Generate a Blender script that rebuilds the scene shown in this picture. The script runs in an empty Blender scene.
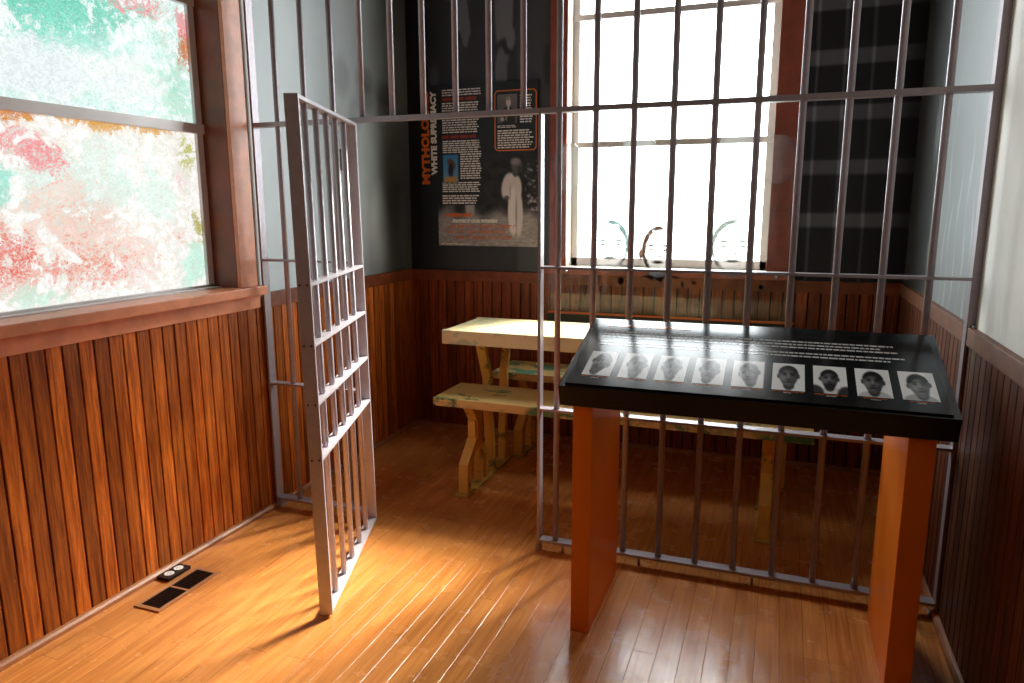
import bpy, bmesh, math, random
from mathutils import Vector, Matrix
random.seed(7)
S = bpy.context.scene
COL = S.collection
W, D, H = 3.28, 1.683, 3.95          # room width, cell depth, ceiling height
YF = -5.2                            # wall behind the camera

# ------------------------------------------------------------------ helpers
def lin(r, g=None, b=None):
    if g is None: g = b = r
    def f(c):
        c = c / 255.0
        return c / 12.92 if c <= .04045 else ((c + .055) / 1.055) ** 2.4
    return (f(r), f(g), f(b), 1.0)

class NT:
    """small node-tree helper"""
    def __init__(s, name):
        s.m = bpy.data.materials.new(name); s.m.use_nodes = True
        s.t = s.m.node_tree; s.t.nodes.clear()
        s.out = s.n('ShaderNodeOutputMaterial')
    def n(s, typ, **kw):
        nd = s.t.nodes.new(typ)
        for k, v in kw.items(): setattr(nd, k, v)
        return nd
    def l(s, a, b): s.t.links.new(a, b)
    def put(s, sock, v):
        if hasattr(v, 'is_output') or isinstance(v, bpy.types.NodeSocket): s.l(v, sock)
        else: sock.default_value = v
    def math(s, op, a, b=0.0, c=None, clamp=False):
        nd = s.n('ShaderNodeMath', operation=op, use_clamp=clamp)
        s.put(nd.inputs[0], a); s.put(nd.inputs[1], b)
        if c is not None: s.put(nd.inputs[2], c)
        return nd.outputs[0]
    def mix(s, f, a, b, blend='MIX'):
        nd = s.n('ShaderNodeMix', data_type='RGBA', blend_type=blend)
        s.put(nd.inputs[0], f); s.put(nd.inputs[6], a); s.put(nd.inputs[7], b)
        return nd.outputs[2]
    def ramp(s, v, lo, hi):
        nd = s.n('ShaderNodeMapRange', interpolation_type='SMOOTHSTEP')
        s.put(nd.inputs[0], v); nd.inputs[1].default_value = lo; nd.inputs[2].default_value = hi
        return nd.outputs[0]
    def coords(s):
        if not hasattr(s, '_c'):
            s._c = s.n('ShaderNodeTexCoord').outputs['Object']
            sp = s.n('ShaderNodeSeparateXYZ'); s.l(s._c, sp.inputs[0]); s.xyz = sp.outputs
        return s._c
    def noise(s, scale, detail=4, vec=None, stretch=(1, 1, 1), rough=.55, dist=0.0, off=(0, 0, 0)):
        mp = s.n('ShaderNodeMapping'); mp.inputs['Scale'].default_value = stretch
        mp.inputs['Location'].default_value = off
        s.put(mp.inputs[0], vec if vec is not None else s.coords())
        nd = s.n('ShaderNodeTexNoise'); s.l(mp.outputs[0], nd.inputs['Vector'])
        nd.inputs['Scale'].default_value = scale; nd.inputs['Detail'].default_value = detail
        nd.inputs['Roughness'].default_value = rough; nd.inputs['Distortion'].default_value = dist
        return nd.outputs['Fac']
    def white(s, v):
        nd = s.n('ShaderNodeTexWhiteNoise', noise_dimensions='1D'); s.put(nd.inputs['W'], v)
        return nd.outputs['Value']
    def bsdf(s, color, rough=.5, metal=0.0, spec=.5, bump=None, bstr=.2, bdist=.01):
        p = s.n('ShaderNodeBsdfPrincipled')
        s.put(p.inputs['Base Color'], color); s.put(p.inputs['Roughness'], rough)
        s.put(p.inputs['Metallic'], metal); s.put(p.inputs['Specular IOR Level'], spec)
        if bump is not None:
            b = s.n('ShaderNodeBump'); b.inputs['Strength'].default_value = bstr
            b.inputs['Distance'].default_value = bdist
            s.l(bump, b.inputs['Height']); s.l(b.outputs[0], p.inputs['Normal'])
        s.l(p.outputs[0], s.out.inputs[0]); s.p = p
        return p

M = {}
def plain(name, col, rough=.5, metal=0.0, spec=.5, var=.0, scale=30):
    t = NT(name); c = col
    if var:
        f = t.noise(scale, 5)
        c = t.mix(t.ramp(f, .3, .7), tuple(x * (1 - var) for x in col[:3]) + (1,), tuple(min(1, x * (1 + var)) for x in col[:3]) + (1,))
    t.bsdf(c, rough, metal, spec); M[name] = t.m
    return t.m

def boards(name, axis, w, dark, light, red, rough, spec=.4, off=0.0, amp=1.0):
    """beadboard / plank timber: a tint per board, long grain, knots and wear"""
    t = NT(name); t.coords()
    a = t.xyz[axis]
    idn = t.math('FLOOR', t.math('DIVIDE', t.math('SUBTRACT', a, off), w))
    r1 = t.white(idn); r2 = t.white(t.math('ADD', idn, 57.3))
    st = {'wain_left': (1, 22, 1.1), 'wain_back': (22, 1, 1.1)}.get(name, (1, 22, 1.1))
    cmb = t.n('ShaderNodeCombineXYZ'); t.l(t.math('MULTIPLY', r1, 9.0), cmb.inputs[2]); t.l(t.math('MULTIPLY', r2, 5.0), cmb.inputs[0 if axis == 1 else 1])
    va = t.n('ShaderNodeVectorMath', operation='ADD'); t.l(t.coords(), va.inputs[0]); t.l(cmb.outputs[0], va.inputs[1])
    g = t.noise(3.2, 7, vec=va.outputs[0], stretch=st, rough=.62, dist=.6)
    g2 = t.noise(14, 4, vec=va.outputs[0], stretch=st, rough=.5)
    c = t.mix(t.ramp(g, .28, .72), dark, light)
    c = t.mix(t.math('MULTIPLY', t.ramp(g2, .45, .7), .35), c, red)
    v = t.math('ADD', t.math('MULTIPLY', r1, .75 * amp), 1 - .4 * amp)
    cc = t.n('ShaderNodeCombineColor'); [t.l(v, cc.inputs[i]) for i in range(3)]
    c = t.mix(1.0, c, cc.outputs[0], 'MULTIPLY')
    sc = t.noise(55, 3, stretch=(1, 1, .35))
    c = t.mix(t.math('MULTIPLY', t.ramp(sc, .70, .76), .45), c, lin(196, 138, 86))
    t.bsdf(c, rough, 0, spec, bump=g2, bstr=.12, bdist=.004); M[name] = t.m
    return t.m

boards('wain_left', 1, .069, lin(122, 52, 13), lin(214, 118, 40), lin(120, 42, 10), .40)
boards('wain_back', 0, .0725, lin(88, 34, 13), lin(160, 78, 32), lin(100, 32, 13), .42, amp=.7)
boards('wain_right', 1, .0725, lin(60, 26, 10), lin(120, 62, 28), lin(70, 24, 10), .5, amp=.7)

def floor_mat():
    t = NT('floor_boards'); t.coords(); w = .086
    idn = t.math('FLOOR', t.math('DIVIDE', t.xyz[0], w))
    fr = t.math('FRACT', t.math('DIVIDE', t.xyz[0], w))
    r1 = t.white(idn); r2 = t.white(t.math('ADD', idn, 31.7))
    # end joints: each board broken at its own offsets
    yy = t.math('ADD', t.math('DIVIDE', t.xyz[1], 1.7), t.math('MULTIPLY', r2, 7.0))
    fy = t.math('FRACT', yy)
    r3 = t.white(t.math('ADD', t.math('FLOOR', yy), t.math('MULTIPLY', idn, 13.7)))
    cmb = t.n('ShaderNodeCombineXYZ'); t.l(t.math('MULTIPLY', r3, 11.0), cmb.inputs[1]); t.l(t.math('MULTIPLY', r1, 3.0), cmb.inputs[2])
    va = t.n('ShaderNodeVectorMath', operation='ADD'); t.l(t.coords(), va.inputs[0]); t.l(cmb.outputs[0], va.inputs[1])
    g = t.noise(3.0, 6, vec=va.outputs[0], stretch=(18, 1, 1), dist=.5)
    big = t.noise(1.6, 3)
    c = t.mix(t.ramp(g, .25, .75), lin(190, 110, 48), lin(222, 146, 74))
    c = t.mix(t.math('MULTIPLY', t.ramp(big, .35, .7), .35), c, lin(212, 138, 72))
    v = t.math('ADD', t.math('MULTIPLY', r3, .14), .90)
    cc = t.n('ShaderNodeCombineColor'); [t.l(v, cc.inputs[i]) for i in range(3)]
    c = t.mix(1.0, c, cc.outputs[0], 'MULTIPLY')
    e = t.math('MINIMUM', fr, t.math('SUBTRACT', 1.0, fr))
    ey = t.math('MULTIPLY', t.math('MINIMUM', fy, t.math('SUBTRACT', 1.0, fy)), 1.7 / w)
    seam = t.math('SUBTRACT', 1.0, t.ramp(t.math('MINIMUM', e, ey), .004, .022))
    c = t.mix(t.math('MULTIPLY', seam, .5), c, lin(84, 42, 16))
    wav = t.noise(26, 3, stretch=(1, .35, 1)); wav2 = t.noise(7, 2, stretch=(1.6, .5, 1))
    hgt = t.math('SUBTRACT', t.math('ADD', t.math('MULTIPLY', wav, .22), wav2), t.math('MULTIPLY', seam, .8))
    rg = t.math('ADD', t.math('MULTIPLY', t.noise(9, 4), .24), .13)
    t.bsdf(c, rg, 0, .5, bump=hgt, bstr=.36, bdist=.007); M['floor'] = t.m
floor_mat()

plain('trim_left', lin(212, 136, 98), .38, var=.12, scale=12)
plain('trim_cap', lin(120, 58, 26), .42, var=.22, scale=14)
plain('trim_cap_right', lin(112, 66, 40), .5, var=.25, scale=14)
plain('shoe', lin(164, 104, 62), .45, var=.12, scale=18)
plain('reveal', lin(116, 52, 16), .4, var=.2, scale=10)
plain('casing_back', lin(150, 74, 56), .45, var=.15, scale=12)
plain('reveal_back', lin(216, 205, 190), .5)
plain('plaster', lin(232, 230, 222), .8, var=.03, scale=6)
plain('plaster_cell', lin(88, 92, 96), .7, var=.06, scale=6)
plain('ceiling', lin(96, 66, 44), .7)
plain('plaster_dim', lin(120, 112, 100), .8)
plain('aluminium', lin(226, 220, 218), .38, .1)
plain('sash_back', lin(206, 200, 200), .5)
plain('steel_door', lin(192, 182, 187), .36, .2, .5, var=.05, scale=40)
plain('steel', lin(160, 149, 154), .34, .25, .5, var=.05, scale=40)
plain('screw', lin(92, 78, 78), .4, .6)
plain('board_black', lin(20, 20, 22), .22, 0, .5)
plain('panel_print', lin(12, 13, 15), .17, 0, .55)
plain('leg_orange', lin(240, 126, 26), .42, 0, .4, var=.04, scale=5)
plain('poster_black', lin(14, 14, 16), .35)
plain('ink_white', lin(232, 230, 226), .35)
plain('ink_pale', lin(232, 226, 224), .4)
plain('ink_orange', lin(226, 106, 30), .4)
plain('ink_red', lin(150, 40, 26), .4)
plain('board_white', lin(214, 214, 214), .13, 0, .55)
plain('board_orange', lin(206, 104, 40), .13, 0, .55)
plain('dark_metal', lin(40, 24, 20), .45, .4)
plain('brass_tan', lin(186, 128, 84), .38, .35)
plain('vent_dark', lin(14, 7, 5), .8)
plain('socket_white', lin(238, 232, 228), .4)
plain('foot_black', lin(22, 20, 19), .4)

def attr_mat(name, rough, spec=.5):
    t = NT(name); a = t.n('ShaderNodeVertexColor', layer_name='print')
    t.bsdf(a.outputs[0], rough, 0, spec); M[name] = t.m
attr_mat('print_matt', .45, .4)
attr_mat('print_gloss', .17, .55)
attr_mat('mural_print', .42, .35)

def worn(name, base, alt, under, amount, dirt=.35, rough=.45, edge=None):
    t = NT(name); t.coords()
    a = t.noise(5.5, 7, stretch=(1, 1.3, 1), rough=.68, dist=.3); b = t.noise(17, 6, stretch=(.6, 1, 1), rough=.65)
    c = t.mix(t.ramp(t.noise(4, 3), .3, .75), base, alt)
    k = t.ramp(t.math('ADD', a, t.math('MULTIPLY', b, .35)), .80 - amount, .86 - amount)
    if edge:                                          # more paint lost along one long edge (edge = coordinate, width)
        e = t.math('SUBTRACT', 1.0, t.ramp(t.math('ABSOLUTE', t.math('SUBTRACT', t.xyz[1], edge[0])), 0.0, edge[1]))
        ex = t.ramp(t.noise(3.1, 2, off=(4.2, 0, 0)), .42, .56)
        k2 = t.math('MULTIPLY', t.math('MULTIPLY', e, ex), t.ramp(b, .40, .52))
        k = t.math('MAXIMUM', k, k2)
    c = t.mix(k, c, under)
    c = t.mix(t.math('MULTIPLY', t.ramp(b, .58, .74), dirt), c, lin(110, 78, 40))
    t.bsdf(c, rough, 0, .4, bump=b, bstr=.1, bdist=.003); M[name] = t.m
GREEN = lin(66, 112, 62)
worn('table_paint', lin(240, 222, 172), lin(232, 206, 150), lin(200, 196, 158), .10, .12)
worn('bench_paint', lin(226, 190, 120), lin(214, 172, 100), GREEN, .03, .45, edge=(-.19, .05))
worn('back_bench_paint', lin(216, 184, 118), lin(206, 166, 98), lin(84, 132, 104), .12, .4, edge=(-.2, .12))
worn('leg_paint', lin(230, 184, 82), lin(212, 162, 68), lin(110, 112, 50), .03, .4)
worn('foot_paint', lin(206, 166, 74), lin(180, 150, 66), GREEN, .05, .4)

# ------------------------------------------------------------------ mesh builders
class MB:
    def __init__(s): s.bm = bmesh.new(); s.mats = []
    def mi(s, m):
        m = M[m] if isinstance(m, str) else m
        if m not in s.mats: s.mats.append(m)
        return s.mats.index(m)
    def box(s, x0, x1, y0, y1, z0, z1, m, bev=0.0):
        i = s.mi(m)
        r = bmesh.ops.create_cube(s.bm, size=1.0)
        for v in r['verts']:
            v.co = Vector((x0 + (v.co.x + .5) * (x1 - x0), y0 + (v.co.y + .5) * (y1 - y0), z0 + (v.co.z + .5) * (z1 - z0)))
        fs = set(f for v in r['verts'] for f in v.link_faces)
        for f in fs: f.material_index = i
        if bev:
            es = list(set(e for f in fs for e in f.edges))
            rr = bmesh.ops.bevel(s.bm, geom=es, offset=bev, segments=2, affect='EDGES', profile=.7)
            for f in rr['faces']: f.material_index = i
        return s
    def cyl(s, p0, p1, r, m, seg=16, r2=None):
        i = s.mi(m); p0 = Vector(p0); p1 = Vector(p1); d = p1 - p0
        q = bmesh.ops.create_cone(s.bm, cap_ends=True, segments=seg, radius1=r, radius2=r if r2 is None else r2, depth=d.length)
        mat = Matrix.Translation((p0 + p1) / 2) @ d.to_track_quat('Z', 'Y').to_matrix().to_4x4()
        bmesh.ops.transform(s.bm, matrix=mat, verts=q['verts'])
        for f in set(f for v in q['verts'] for f in v.link_faces):
            f.material_index = i; f.smooth = len(f.verts) == 4
        return s
    def poly(s, pts, m):
        i = s.mi(m); f = s.bm.faces.new([s.bm.verts.new(p) for p in pts]); f.material_index = i
        return s
    def prism(s, pts, vec, m, bev=0.0):
        """extrude a closed outline (3-D points) along vec"""
        i = s.mi(m); vec = Vector(vec)
        a = [s.bm.verts.new(p) for p in pts]; b = [s.bm.verts.new(Vector(p) + vec) for p in pts]
        fs = [s.bm.faces.new(a[::-1]), s.bm.faces.new(b)]
        n = len(pts)
        for k in range(n): fs.append(s.bm.faces.new([a[k], a[(k + 1) % n], b[(k + 1) % n], b[k]]))
        for f in fs: f.material_index = i
        bmesh.ops.recalc_face_normals(s.bm, faces=fs)
        if bev:
            es = list(set(e for f in fs for e in f.edges))
            rr = bmesh.ops.bevel(s.bm, geom=es, offset=bev, segments=2, affect='EDGES', profile=.7)
            for f in rr['faces']: f.material_index = i
        return s
    def xf(s, mat): bmesh.ops.transform(s.bm, matrix=mat, verts=s.bm.verts[:]); return s
    def mesh(s, name):
        me = bpy.data.meshes.new(name); s.bm.to_mesh(me); s.bm.free()
        for m in s.mats: me.materials.append(m)
        return me
    def build(s, name, parent=None, kind=None, label=None):
        """geometry is given in world coordinates (or in the parent's own frame when `parent` is rotated)"""
        o = bpy.data.objects.new(name, s.mesh(name)); COL.objects.link(o)
        if parent is not None: attach(o, parent)
        if kind: o['kind'] = kind
        if label: o['label'] = label
        return o

def attach(o, parent):
    o.parent = parent
    return o

def thing(name, label, cat, loc=(0, 0, 0), rz=0.0, group=None):
    o = bpy.data.objects.new(name, None); COL.objects.link(o)
    o.location = loc; o.rotation_euler = (0, 0, rz); o.empty_display_size = .1
    o['label'] = label; o['category'] = cat
    if group: o['group'] = group
    return o

def raster(name, nx, ny, place, func, mat, parent=None, keep=None, label=None):
    """a printed picture: a fine grid whose ink colour is stored per vertex (s to the right, t downwards)"""
    me = bpy.data.meshes.new(name); vs = []; cols = []; fs = []
    for j in range(ny + 1):
        for i in range(nx + 1):
            a, b = i / nx, j / ny
            vs.append(place(a, b)); c = func(a, b)
            cols.append(c if len(c) == 4 else (c[0], c[1], c[2], 1.0))
    for j in range(ny):
        for i in range(nx):
            if keep is None or keep((i + .5) / nx, (j + .5) / ny):
                k = j * (nx + 1) + i; fs.append((k, k + nx + 1, k + nx + 2, k + 1))
    me.from_pydata(vs, [], fs); me.update()
    at = me.color_attributes.new('print', 'FLOAT_COLOR', 'POINT')
    for k, c in enumerate(cols): at.data[k].color = c
    me.materials.append(M[mat] if isinstance(mat, str) else mat)
    o = bpy.data.objects.new(name, me); COL.objects.link(o)
    if parent is not None: attach(o, parent)
    if label: o['label'] = label
    return o

def sm(a, b, x):
    if a == b: return 0.0 if x < a else 1.0
    t = max(0.0, min(1.0, (x - a) / (b - a))); return t * t * (3 - 2 * t)
def ell(s, t, cx, cy, rx, ry, soft=.12, rot=0.0):
    dx, dy = s - cx, t - cy
    if rot: c, n = math.cos(rot), math.sin(rot); dx, dy = dx * c + dy * n, -dx * n + dy * c
    return 1 - sm(1 - soft, 1 + soft, math.hypot(dx / rx, dy / ry))
def lerp(a, b, k): return a + (b - a) * k
def _h(i, j):
    n_ = (i * 374761393 + j * 668265263) & 0xffffffff; n_ = ((n_ ^ (n_ >> 13)) * 1274126177) & 0xffffffff
    return ((n_ ^ (n_ >> 16)) & 0xffff) / 65535.0
def vno(x, y):
    i, j = math.floor(x), math.floor(y); a, b = sm(0, 1, x - i), sm(0, 1, y - j)
    return lerp(lerp(_h(i, j), _h(i + 1, j), a), lerp(_h(i, j + 1), _h(i + 1, j + 1), a), b)
def grain(s, t, f=40.0):                               # irregular print tone, -1 .. 1
    x, y = s * f * .6, t * f * .6
    return (vno(x, y) + .5 * vno(x * 2.1 + 9, y * 2.1) + .25 * vno(x * 4.3, y * 4.3 + 5)) / .875 - 1.0
def g2l(v): return lin(max(0, min(255, v)))

def text_mesh(name, body, size, mat, parent, mtx, align='LEFT', shear=0.0, bold=.0, fit=None, depth=.0008):
    cu = bpy.data.curves.new(name, 'FONT'); cu.body = body; cu.size = size; cu.align_x = align
    cu.shear = shear; cu.offset = bold; cu.extrude = depth; cu.resolution_u = 2
    tmp = bpy.data.objects.new(name + '_tmp', cu); COL.objects.link(tmp)
    bpy.context.view_layer.update()
    me = bpy.data.meshes.new_from_object(tmp.evaluated_get(bpy.context.evaluated_depsgraph_get()))
    bpy.data.objects.remove(tmp); bpy.data.curves.remove(cu)
    xs = [v.co.x for v in me.vertices]; ys = [v.co.y for v in me.vertices]
    if fit:                                           # fit = (width, height): scale the lettering to its measured size
        sx = fit[0] / (max(xs) - min(xs)); sy = fit[1] / (max(ys) - min(ys)); x0, y0 = min(xs), min(ys)
        for v in me.vertices: v.co.x = (v.co.x - x0) * sx; v.co.y = (v.co.y - y0) * sy
    me.transform(mtx); me.materials.clear(); me.materials.append(M[mat]); me.name = name
    for p in me.polygons: p.material_index = 0
    o = bpy.data.objects.new(name, me); COL.objects.link(o); attach(o, parent)
    return o

def greek(mb, place, s0, s1, t0, t1, rows, mat, rnd, ragged=.12, fill=.55, word=.035, letters=None):
    """unreadably small print: rows of word-long dashes; place(s,t) -> 3-D point"""
    h = (t1 - t0) / rows; lw = letters
    for r in range(rows):
        a = t0 + r * h + h * (1 - fill) / 2; b = a + h * fill
        s = s0; end = s1 - (s1 - s0) * ragged * rnd.random()
        while s < end - .004:
            e = min(end, s + word * (.35 + rnd.random()))
            if lw:                                    # bolder print: a row of letter-sized blocks of unequal height
                q = s
                while q < e - lw * .4:
                    w = lw * (.55 + .5 * rnd.random()); q2 = min(e, q + w); k = rnd.random(); m_ = (a + b) / 2; th = (b - a) * .17
                    mb.poly([place(q, b), place(q + w * .28, b), place(q + w * .28, a), place(q, a)], mat)
                    for hz in ((a + th, b - th, m_)[:1 + int(k * 2.99)]): mb.poly([place(q, hz + th / 2), place(q2, hz + th / 2), place(q2, hz - th / 2), place(q, hz - th / 2)], mat)
                    if k > .4: mb.poly([place(q2 - w * .26, b), place(q2, b), place(q2, a), place(q2 - w * .26, a)], mat)
                    q = q2 + lw * .28
            else: mb.poly([place(s, b), place(e, b), place(e, a), place(s, a)], mat)
            s = e + word * .16
    return mb

# ------------------------------------------------------------------ camera
CX, CY, CZ, YAW, PITCH, ROLL, FPX = 2.5819, -3.115, 1.6396, .3559, .1841, -.0029, 720.42
F = Vector((-math.sin(YAW) * math.cos(PITCH), math.cos(YAW) * math.cos(PITCH), -math.sin(PITCH)))
R = Vector((math.cos(YAW), math.sin(YAW), 0)); U = R.cross(F)
R2 = R * math.cos(ROLL) + U * math.sin(ROLL); U2 = -R * math.sin(ROLL) + U * math.cos(ROLL)
cam = bpy.data.cameras.new('camera'); co = bpy.data.objects.new('camera', cam); COL.objects.link(co)
cam.sensor_width = 36; cam.sensor_fit = 'HORIZONTAL'; cam.lens = FPX * 36 / 1024; cam.clip_start = .02
mt = Matrix((R2, U2, -F)).transposed().to_4x4(); mt.translation = (CX, CY, CZ); co.matrix_world = mt
S.camera = co

# ------------------------------------------------------------------ room shell
T = .26
LW = dict(y0=-1.95, y1=-.172, z0=1.235, z1=3.02)     # opening in the left wall
BW = dict(x0=1.20, x1=2.50, z0=1.235, z1=3.52)       # opening in the wall at the end of the cell
b = MB(); b.box(-T, W + T, YF - T, D + T, -.12, 0, 'floor'); floor = b.build('floor', kind='structure')
b = MB(); b.box(-T, W + T, YF - T, D + T, H, H + .12, 'ceiling'); b.build('ceiling', kind='structure')
def wall_x(x0, x1, o, y0, y1, name, m):
    b = MB()
    b.box(x0, x1, y0, o['y0'], 0, H, m).box(x0, x1, o['y1'], y1, 0, H, m)
    b.box(x0, x1, o['y0'], o['y1'], 0, o['z0'], m).box(x0, x1, o['y0'], o['y1'], o['z1'], H, m)
    return b.build(name, kind='structure')
wl = wall_x(-T, 0, LW, YF, D + T, 'wall_left', 'plaster')
b = MB(); o = BW
b.box(0, o['x0'], D, D + T, 0, H, 'plaster_cell').box(o['x1'], W, D, D + T, 0, H, 'plaster_cell')
b.box(o['x0'], o['x1'], D, D + T, 0, o['z0'], 'plaster_cell').box(o['x0'], o['x1'], D, D + T, o['z1'], H, 'plaster_cell')
wb = b.build('wall_back', kind='structure')
b = MB(); b.box(W, W + T, YF, D + T, 0, H, 'plaster'); wr = b.build('wall_right', kind='structure')
b = MB(); b.box(0, W, YF - T, YF, 0, H, 'plaster_dim'); wf = b.build('wall_front', kind='structure')

def wainscot(parent, axis, plane, out, a0, a1, w, z1, m, off=0.0):
    """V-jointed boards standing on the wall; one mesh, every board with its own rounded edges"""
    b = MB(); k0 = math.floor((a0 - off) / w); k1 = math.ceil((a1 - off) / w); th = .016
    for k in range(k0, k1):
        p = max(a0, off + k * w); q = min(a1, off + (k + 1) * w)
        if q - p < .008: continue
        p += .004; q -= .004
        lo, hi = (plane, plane + out * th) if out > 0 else (plane + out * th, plane)
        if axis == 1: b.box(lo, hi, p, q, 0, z1, m, .0035)
        else: b.box(p, q, lo, hi, 0, z1, m, .0035)
    if axis == 1: b.box(min(plane, plane + out * .003), max(plane, plane + out * .003), a0, a1, 0, z1, 'vent_dark')
    else: b.box(a0, a1, min(plane, plane + out * .003), max(plane, plane + out * .003), 0, z1, 'vent_dark')
    return b.build('wainscot', parent, kind='structure')
ZC = 1.115
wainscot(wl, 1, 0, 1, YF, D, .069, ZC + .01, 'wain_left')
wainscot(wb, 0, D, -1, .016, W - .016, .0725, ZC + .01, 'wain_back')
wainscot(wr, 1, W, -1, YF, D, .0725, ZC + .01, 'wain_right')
wainscot(wf, 0, YF, 1, .016, W - .016, .0725, ZC + .01, 'wain_back')
# cap rails on the wainscot and shoe mouldings at the floor
n = 0
def trim(mb):
    global n; n += 1
    return mb.build('trim_%d' % n, kind='structure')
trim(MB().box(0, .024, .02, D, ZC, 1.196, 'trim_cap', .003))
trim(MB().box(0, .024, YF, LW['y0'] - .15, ZC, 1.196, 'trim_left', .003))
trim(MB().box(.024, W - .024, D - .024, D, ZC, 1.19, 'trim_cap', .003))
trim(MB().box(W - .026, W, YF, -.028, ZC + .01, 1.193, 'trim_cap_right', .003))
trim(MB().box(W - .026, W, .028, D, ZC + .01, 1.193, 'trim_cap_right', .003))
trim(MB().box(.024, W - .024, YF, YF + .024, ZC, 1.19, 'trim_cap', .003))
def shoe(name, pts, vec): MB().prism(pts, vec, 'shoe', .002).build(name, kind='structure')
r = .024
shoe('baseboard_left', [(.016, YF, 0), (.016 + r, YF, 0), (.016 + r * .9, YF, r * .6), (.016 + r * .5, YF, r * .95), (.016, YF, r * 1.1)], (0, D - YF - .016, 0))
shoe('baseboard_right', [(W - .016, YF, 0), (W - .016 - r, YF, 0), (W - .016 - r * .9, YF, r * .6), (W - .016 - r * .5, YF, r * .95), (W - .016, YF, r * 1.1)], (0, D - YF - .016, 0))
shoe('baseboard_back', [(.04, D - .016, 0), (.04, D - .016 - r, 0), (.04, D - .016 - r * .9, r * .6), (.04, D - .016 - r * .5, r * .95), (.04, D - .016, r * 1.1)], (W - .08, 0, 0))

# ------------------------------------------------------------------ left window: painted glass in aluminium sashes
def stained(name, y0, y1, z0, z1, base, blobs, seed):
    t = NT(name); t.coords()
    u = t.math('DIVIDE', t.math('SUBTRACT', t.xyz[1], y0), y1 - y0)     # 0 far from the cell .. 1 beside it
    v = t.math('DIVIDE', t.math('SUBTRACT', t.xyz[2], z0), z1 - z0)
    nw = t.noise(5.0, 6, rough=.7, dist=.8, off=(seed, 0, 0)); fine = t.noise(38, 5, rough=.75, dist=1.6, off=(0, seed, 0), stretch=(1, 1, 1.5))
    med = t.noise(17, 4, rough=.7, dist=1.0, off=(0, 0, seed))
    vor = t.n('ShaderNodeTexVoronoi', feature='DISTANCE_TO_EDGE'); mpv = t.n('ShaderNodeMapping'); mpv.inputs['Scale'].default_value = (1, 1, 1.4); mpv.inputs['Location'].default_value = (seed, seed, 0)
    wr = t.n('ShaderNodeVectorMath', operation='ADD'); t.l(t.coords(), wr.inputs[0])
    nc = t.n('ShaderNodeTexNoise'); t.l(t.coords(), nc.inputs['Vector']); nc.inputs['Scale'].default_value = 21; nc.inputs['Detail'].default_value = 4
    sc_ = t.n('ShaderNodeVectorMath', operation='SCALE'); t.l(nc.outputs['Color'], sc_.inputs[0]); sc_.inputs['Scale'].default_value = .07
    t.l(sc_.outputs[0], wr.inputs[1]); t.l(wr.outputs[0], mpv.inputs[0]); t.l(mpv.outputs[0], vor.inputs['Vector']); vor.inputs['Scale'].default_value = 46
    crk = vor.outputs['Distance']
    c = t.mix(t.math('MULTIPLY', t.ramp(med, .42, .60), .8), base, (1, 1, 1, 1))
    for (bu, bv, ru, rv, col, amt, sh) in blobs:
        d = t.math('SQRT', t.math('ADD', t.math('POWER', t.math('DIVIDE', t.math('ABSOLUTE', t.math('SUBTRACT', u, bu)), ru), 2.0), t.math('POWER', t.math('DIVIDE', t.math('ABSOLUTE', t.math('SUBTRACT', v, bv)), rv), 2.0)))
        d = t.math('ADD', d, t.math('ADD', t.math('MULTIPLY', t.math('SUBTRACT', t.ramp(nw, .3, .7), .5), 1.3), t.math('MULTIPLY', t.math('SUBTRACT', t.ramp(med, .3, .7), .5), .8)))
        k = t.math('SUBTRACT', 1.0, t.ramp(d, .05, 1.35))
        mixn = t.math('ADD', t.math('MULTIPLY', nw, .30), t.math('ADD', t.math('MULTIPLY', fine, .40), t.math('MULTIPLY', med, .30)))
        lo_ = .285 + .09 * sh
        tex = t.ramp(t.math('ADD', mixn, t.math('MULTIPLY', t.math('SUBTRACT', k, 1.0), .26)), lo_, lo_ + .09)
        c = t.mix(t.math('MULTIPLY', tex, amt), c, col)
    c = t.mix(t.math('MULTIPLY', t.math('SUBTRACT', 1.0, t.ramp(crk, .0, .07)), .30), c, (1, 1, 1, 1))
    c = t.mix(t.math('MULTIPLY', t.math('SUBTRACT', 1.0, t.ramp(med, .30, .42)), .16), c, lin(120, 128, 126))
    c = t.mix(1.0, c, t.mix(t.ramp(fine, .40, .60), (.88, .89, .88, 1), (1.08, 1.08, 1.08, 1)), 'MULTIPLY')
    em = t.n('ShaderNodeEmission'); t.put(em.inputs[0], c); em.inputs[1].default_value = 1.06
    gl = t.n('ShaderNodeBsdfGlossy'); gl.inputs['Roughness'].default_value = .25
    fr = t.n('ShaderNodeFresnel'); fr.inputs[0].default_value = 1.3
    bp = t.n('ShaderNodeBump'); bp.inputs['Strength'].default_value = .3; bp.inputs['Distance'].default_value = .004
    t.l(fine, bp.inputs['Height']); t.l(bp.outputs[0], gl.inputs['Normal'])
    mx = t.n('ShaderNodeMixShader'); t.l(fr.outputs[0], mx.inputs[0]); t.l(em.outputs[0], mx.inputs[1]); t.l(gl.outputs[0], mx.inputs[2])
    t.l(mx.outputs[0], t.out.inputs[0]); t.em = em; M[name] = t.m
    return t
GX = -.165
TEAL, MINT, PINK, ORNG, OLIV, LILA = lin(92, 206, 180), lin(186, 232, 214), lin(240, 112, 120), lin(206, 112, 36), lin(170, 160, 20), lin(170, 130, 190)
WHT = lin(240, 246, 242)
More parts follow.
